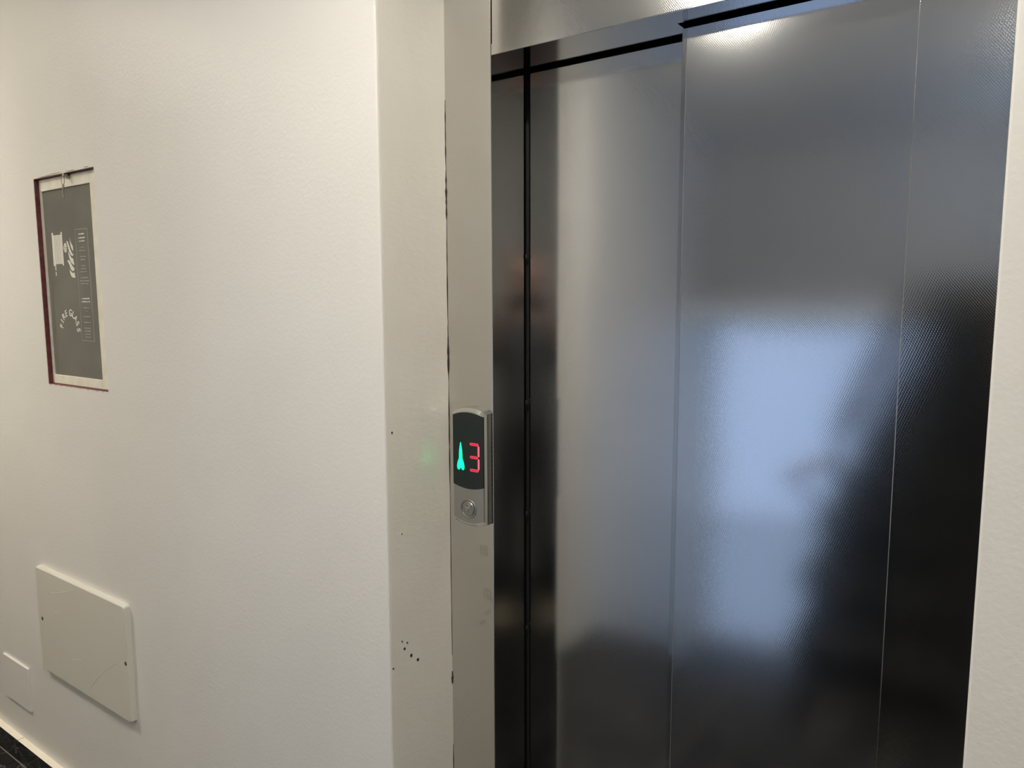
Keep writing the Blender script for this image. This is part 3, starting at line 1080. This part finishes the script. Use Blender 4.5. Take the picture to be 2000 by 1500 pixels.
# ------------------------------------------------------------------ photographer, mirrored in the polished jamb
skin_m = mat('skin', (0.55, 0.33, 0.25), 0.5)
hair_m = mat('dark_hair', (0.012, 0.009, 0.008), 0.5)
top_m = mat('dark_grey_top', (0.075, 0.077, 0.080), 0.8)
jean_m = mat('black_trousers', (0.012, 0.013, 0.016), 0.85)
shoe_m = mat('beige_shoes', (0.50, 0.42, 0.30), 0.6)
phone_m = mat('phone_shell', (0.03, 0.03, 0.035), 0.3)
PO = Vector((0, 0, 0)) - fwd * 0.44
PM = Matrix.Translation(PO) @ Matrix.Rotation(yaw, 4, 'Z')


def skinmesh(name, verts, edges, m, parent, sub=1, root=0):
    """verts: (x,y,z,r or (rx,ry)) in body space"""
    me = bpy.data.meshes.new(name)
    me.from_pydata([v[:3] for v in verts], edges, [])
    o = bpy.data.objects.new(name, me)
    COL.objects.link(o)
    o.modifiers.new('s', 'SKIN')
    sub_m = o.modifiers.new('u', 'SUBSURF')
    sub_m.levels = sub_m.render_levels = sub
    if not me.skin_vertices:
        bpy.context.view_layer.objects.active = o
    sv = me.skin_vertices[0].data
    for i, v in enumerate(verts):
        r = v[3]
        sv[i].radius = r if isinstance(r, tuple) else (r, r)
        sv[i].use_root = i in (root if isinstance(root, tuple) else (root,))
    bpy.context.view_layer.update()
    dgp = bpy.context.evaluated_depsgraph_get()
    nm = bpy.data.meshes.new_from_object(o.evaluated_get(dgp))
    bpy.data.objects.remove(o)
    nm.transform(PM)
    nm.materials.clear()
    nm.materials.append(m)
    for p in nm.polygons:
        p.use_smooth = True
    q = bpy.data.objects.new(name, nm)
    COL.objects.link(q)
    if parent:
        q.parent = parent
        q.matrix_parent_inverse = parent.matrix_basis.inverted()
    return q


ps = thing('person', 'dark-haired person in dark clothes taking the photograph, mirrored in the steel jamb', 'person', tuple(PO))
V, E_ = [], []


def vtx(x, y, z, r, prev=None):
    V.append((x, y, z, r))
    if prev is not None:
        E_.append((prev, len(V) - 1))
    return len(V) - 1


pel = vtx(0, 0, .97, (.095, .070))
ab = vtx(0, .0, 1.10, (.11, .078), pel)
ch = vtx(0, -.01, 1.28, (.12, .085), ab)
sh = vtx(0, -.01, 1.41, (.085, .060), ch)
nk = vtx(0, .0, 1.50, .054, sh)
n2 = vtx(0, .01, 1.56, .054, nk)
h1 = vtx(0, .03, 1.615, (.072, .084), n2)
h2 = vtx(0, .02, 1.69, (.084, .098), h1)
h3 = vtx(0, .015, 1.745, (.066, .076), h2)
hands = []
for s in (-1, 1):
    s1 = vtx(s * .150, -.01, 1.395, .046, sh)
    el = vtx(s * .235, .10, 1.20, .038, s1)
    fa = vtx(s * .165, .25, 1.36, .034, el)
    wr_ = vtx(s * .105, .352, 1.49, .026, fa)
    pa = vtx(s * .092, .385, 1.52, (.030, .016), wr_)
    for i_, (dx, dz, l_) in enumerate([(.018, .030, .9), (.006, .034, 1.0), (-.006, .032, .95), (-.016, .026, .8)]):
        a_ = vtx(s * (.092 + dx * .6), .405, 1.52 + dz * .6, .0095, pa)
        b_ = vtx(s * (.090 + dx), .428, 1.525 + dz * l_, .0088, a_)
        c_ = vtx(s * (.078 + dx * .6), .441, 1.528 + dz * l_, .0078, b_)
    a_ = vtx(s * .078, .398, 1.500, .0115, pa)
    b_ = vtx(s * .070, .412, 1.505, .010, a_)
    hip = vtx(s * .085, 0, .86, .060, pel)
    kn = vtx(s * .105, .015, .50, .058, hip)
    cf = vtx(s * .108, -.005, .34, .052, kn)
    an = vtx(s * .11, -.01, .09, .036, cf)
skinmesh('body', V, E_, skin_m, ps, 1)
skinmesh('top', [(0, 0, .90, (.160, .118)), (0, 0, 1.00, (.158, .116)), (0, 0, 1.12, (.150, .112)), (0, -.01, 1.28, (.165, .120)), (0, -.01, 1.40, (.130, .092)), (0, 0, 1.465, .074),
                 (-.155, -.01, 1.395, .072), (-.237, .10, 1.20, .054), (-.168, .245, 1.355, .046), (.155, -.01, 1.395, .072), (.237, .10, 1.20, .054), (.168, .245, 1.355, .046)],
         [(0, 1), (1, 2), (2, 3), (3, 4), (4, 5), (4, 6), (6, 7), (7, 8), (4, 9), (9, 10), (10, 11)], top_m, ps)
skinmesh('trousers', [(-.045, 0, 1.02, (.090, .095)), (-.078, 0, .86, (.090, .100)), (-.105, .015, .50, .072), (-.109, -.008, .30, .066), (-.110, -.008, .09, .062),
                      (.045, 0, 1.02, (.090, .095)), (.078, 0, .86, (.090, .100)), (.105, .015, .50, .072), (.109, -.008, .30, .066), (.110, -.008, .09, .062), (0, 0, 1.02, (.130, .100)), (0, 0, .855, (.095, .092))],
         [(0, 1), (1, 2), (2, 3), (3, 4), (5, 6), (6, 7), (7, 8), (8, 9), (10, 11)], jean_m, ps, 1, (0, 5, 10))
for s in (-1, 1):
    skinmesh('shoe', [(s * .11, -.035, .045, (.042, .044)), (s * .117, .06, .048, (.044, .044)), (s * .125, .16, .036, (.042, .034)), (s * .127, .195, .032, (.03, .026))],
             [(0, 1), (1, 2), (2, 3)], shoe_m, ps)
skinmesh('hair', [(0, -.03, 1.62, (.074, .07)), (0, -.014, 1.705, (.096, .096)), (0, .002, 1.768, (.080, .084))], [(0, 1), (1, 2)], hair_m, ps, 2)
bm = bmesh.new()
bmesh.ops.create_cone(bm, cap_ends=True, segments=8, radius1=.014, radius2=.005, depth=.045)
bmesh.ops.transform(bm, matrix=PM @ Matrix.Translation((0, .122, 1.668)) @ Matrix.Rotation(math.radians(12), 4, 'X'), verts=bm.verts)
put('nose', bm, skin_m, ps, smooth=True)
for s in (-1, 1):
    bm = bmesh.new()
    bmesh.ops.create_icosphere(bm, subdivisions=2, radius=.012)
    bmesh.ops.transform(bm, matrix=PM @ Matrix.Translation((s * .030, .0975, 1.684)), verts=bm.verts)
    ey = put('eye', bm, mat('eye_white', (.7, .68, .65), .2), ps, smooth=True)
    bm = bmesh.new()
    bmesh.ops.create_icosphere(bm, subdivisions=2, radius=.006)
    bmesh.ops.transform(bm, matrix=PM @ Matrix.Translation((s * .030, .1050, 1.684)), verts=bm.verts)
    put('iris', bm, mat('eye_dark', (.04, .025, .02), .2), ey, smooth=True)
    bm = bmesh.new()
    bmesh.ops.create_icosphere(bm, subdivisions=2, radius=.022)
    bmesh.ops.transform(bm, matrix=PM @ Matrix.Translation((s * .082, .012, 1.675)) @ Matrix.Diagonal((.35, .8, 1.35, 1)), verts=bm.verts)
    put('ear', bm, skin_m, ps, smooth=True)
bm = bmesh.new()
bmesh.ops.create_icosphere(bm, subdivisions=2, radius=.022)
bmesh.ops.transform(bm, matrix=PM @ Matrix.Translation((0, .105, 1.63)) @ Matrix.Diagonal((1, .35, .3, 1)), verts=bm.verts)
put('mouth', bm, mat('lips', (.42, .16, .14), .5), ps, smooth=True)
ph = thing('phone', 'dark smartphone held up in both hands of the photographer', 'phone', (0, 0, H - .04))
bm = bmesh.new()
box(bm, -.075, .075, -.004, .004, -.037, .037, .003, 2)
tilt = Matrix.Rotation(-pitch, 4, 'X')
bmesh.ops.transform(bm, matrix=PM @ Matrix.Translation((0, .428, H - .022)) @ tilt, verts=bm.verts)
put('phone_body', bm, phone_m, ph)
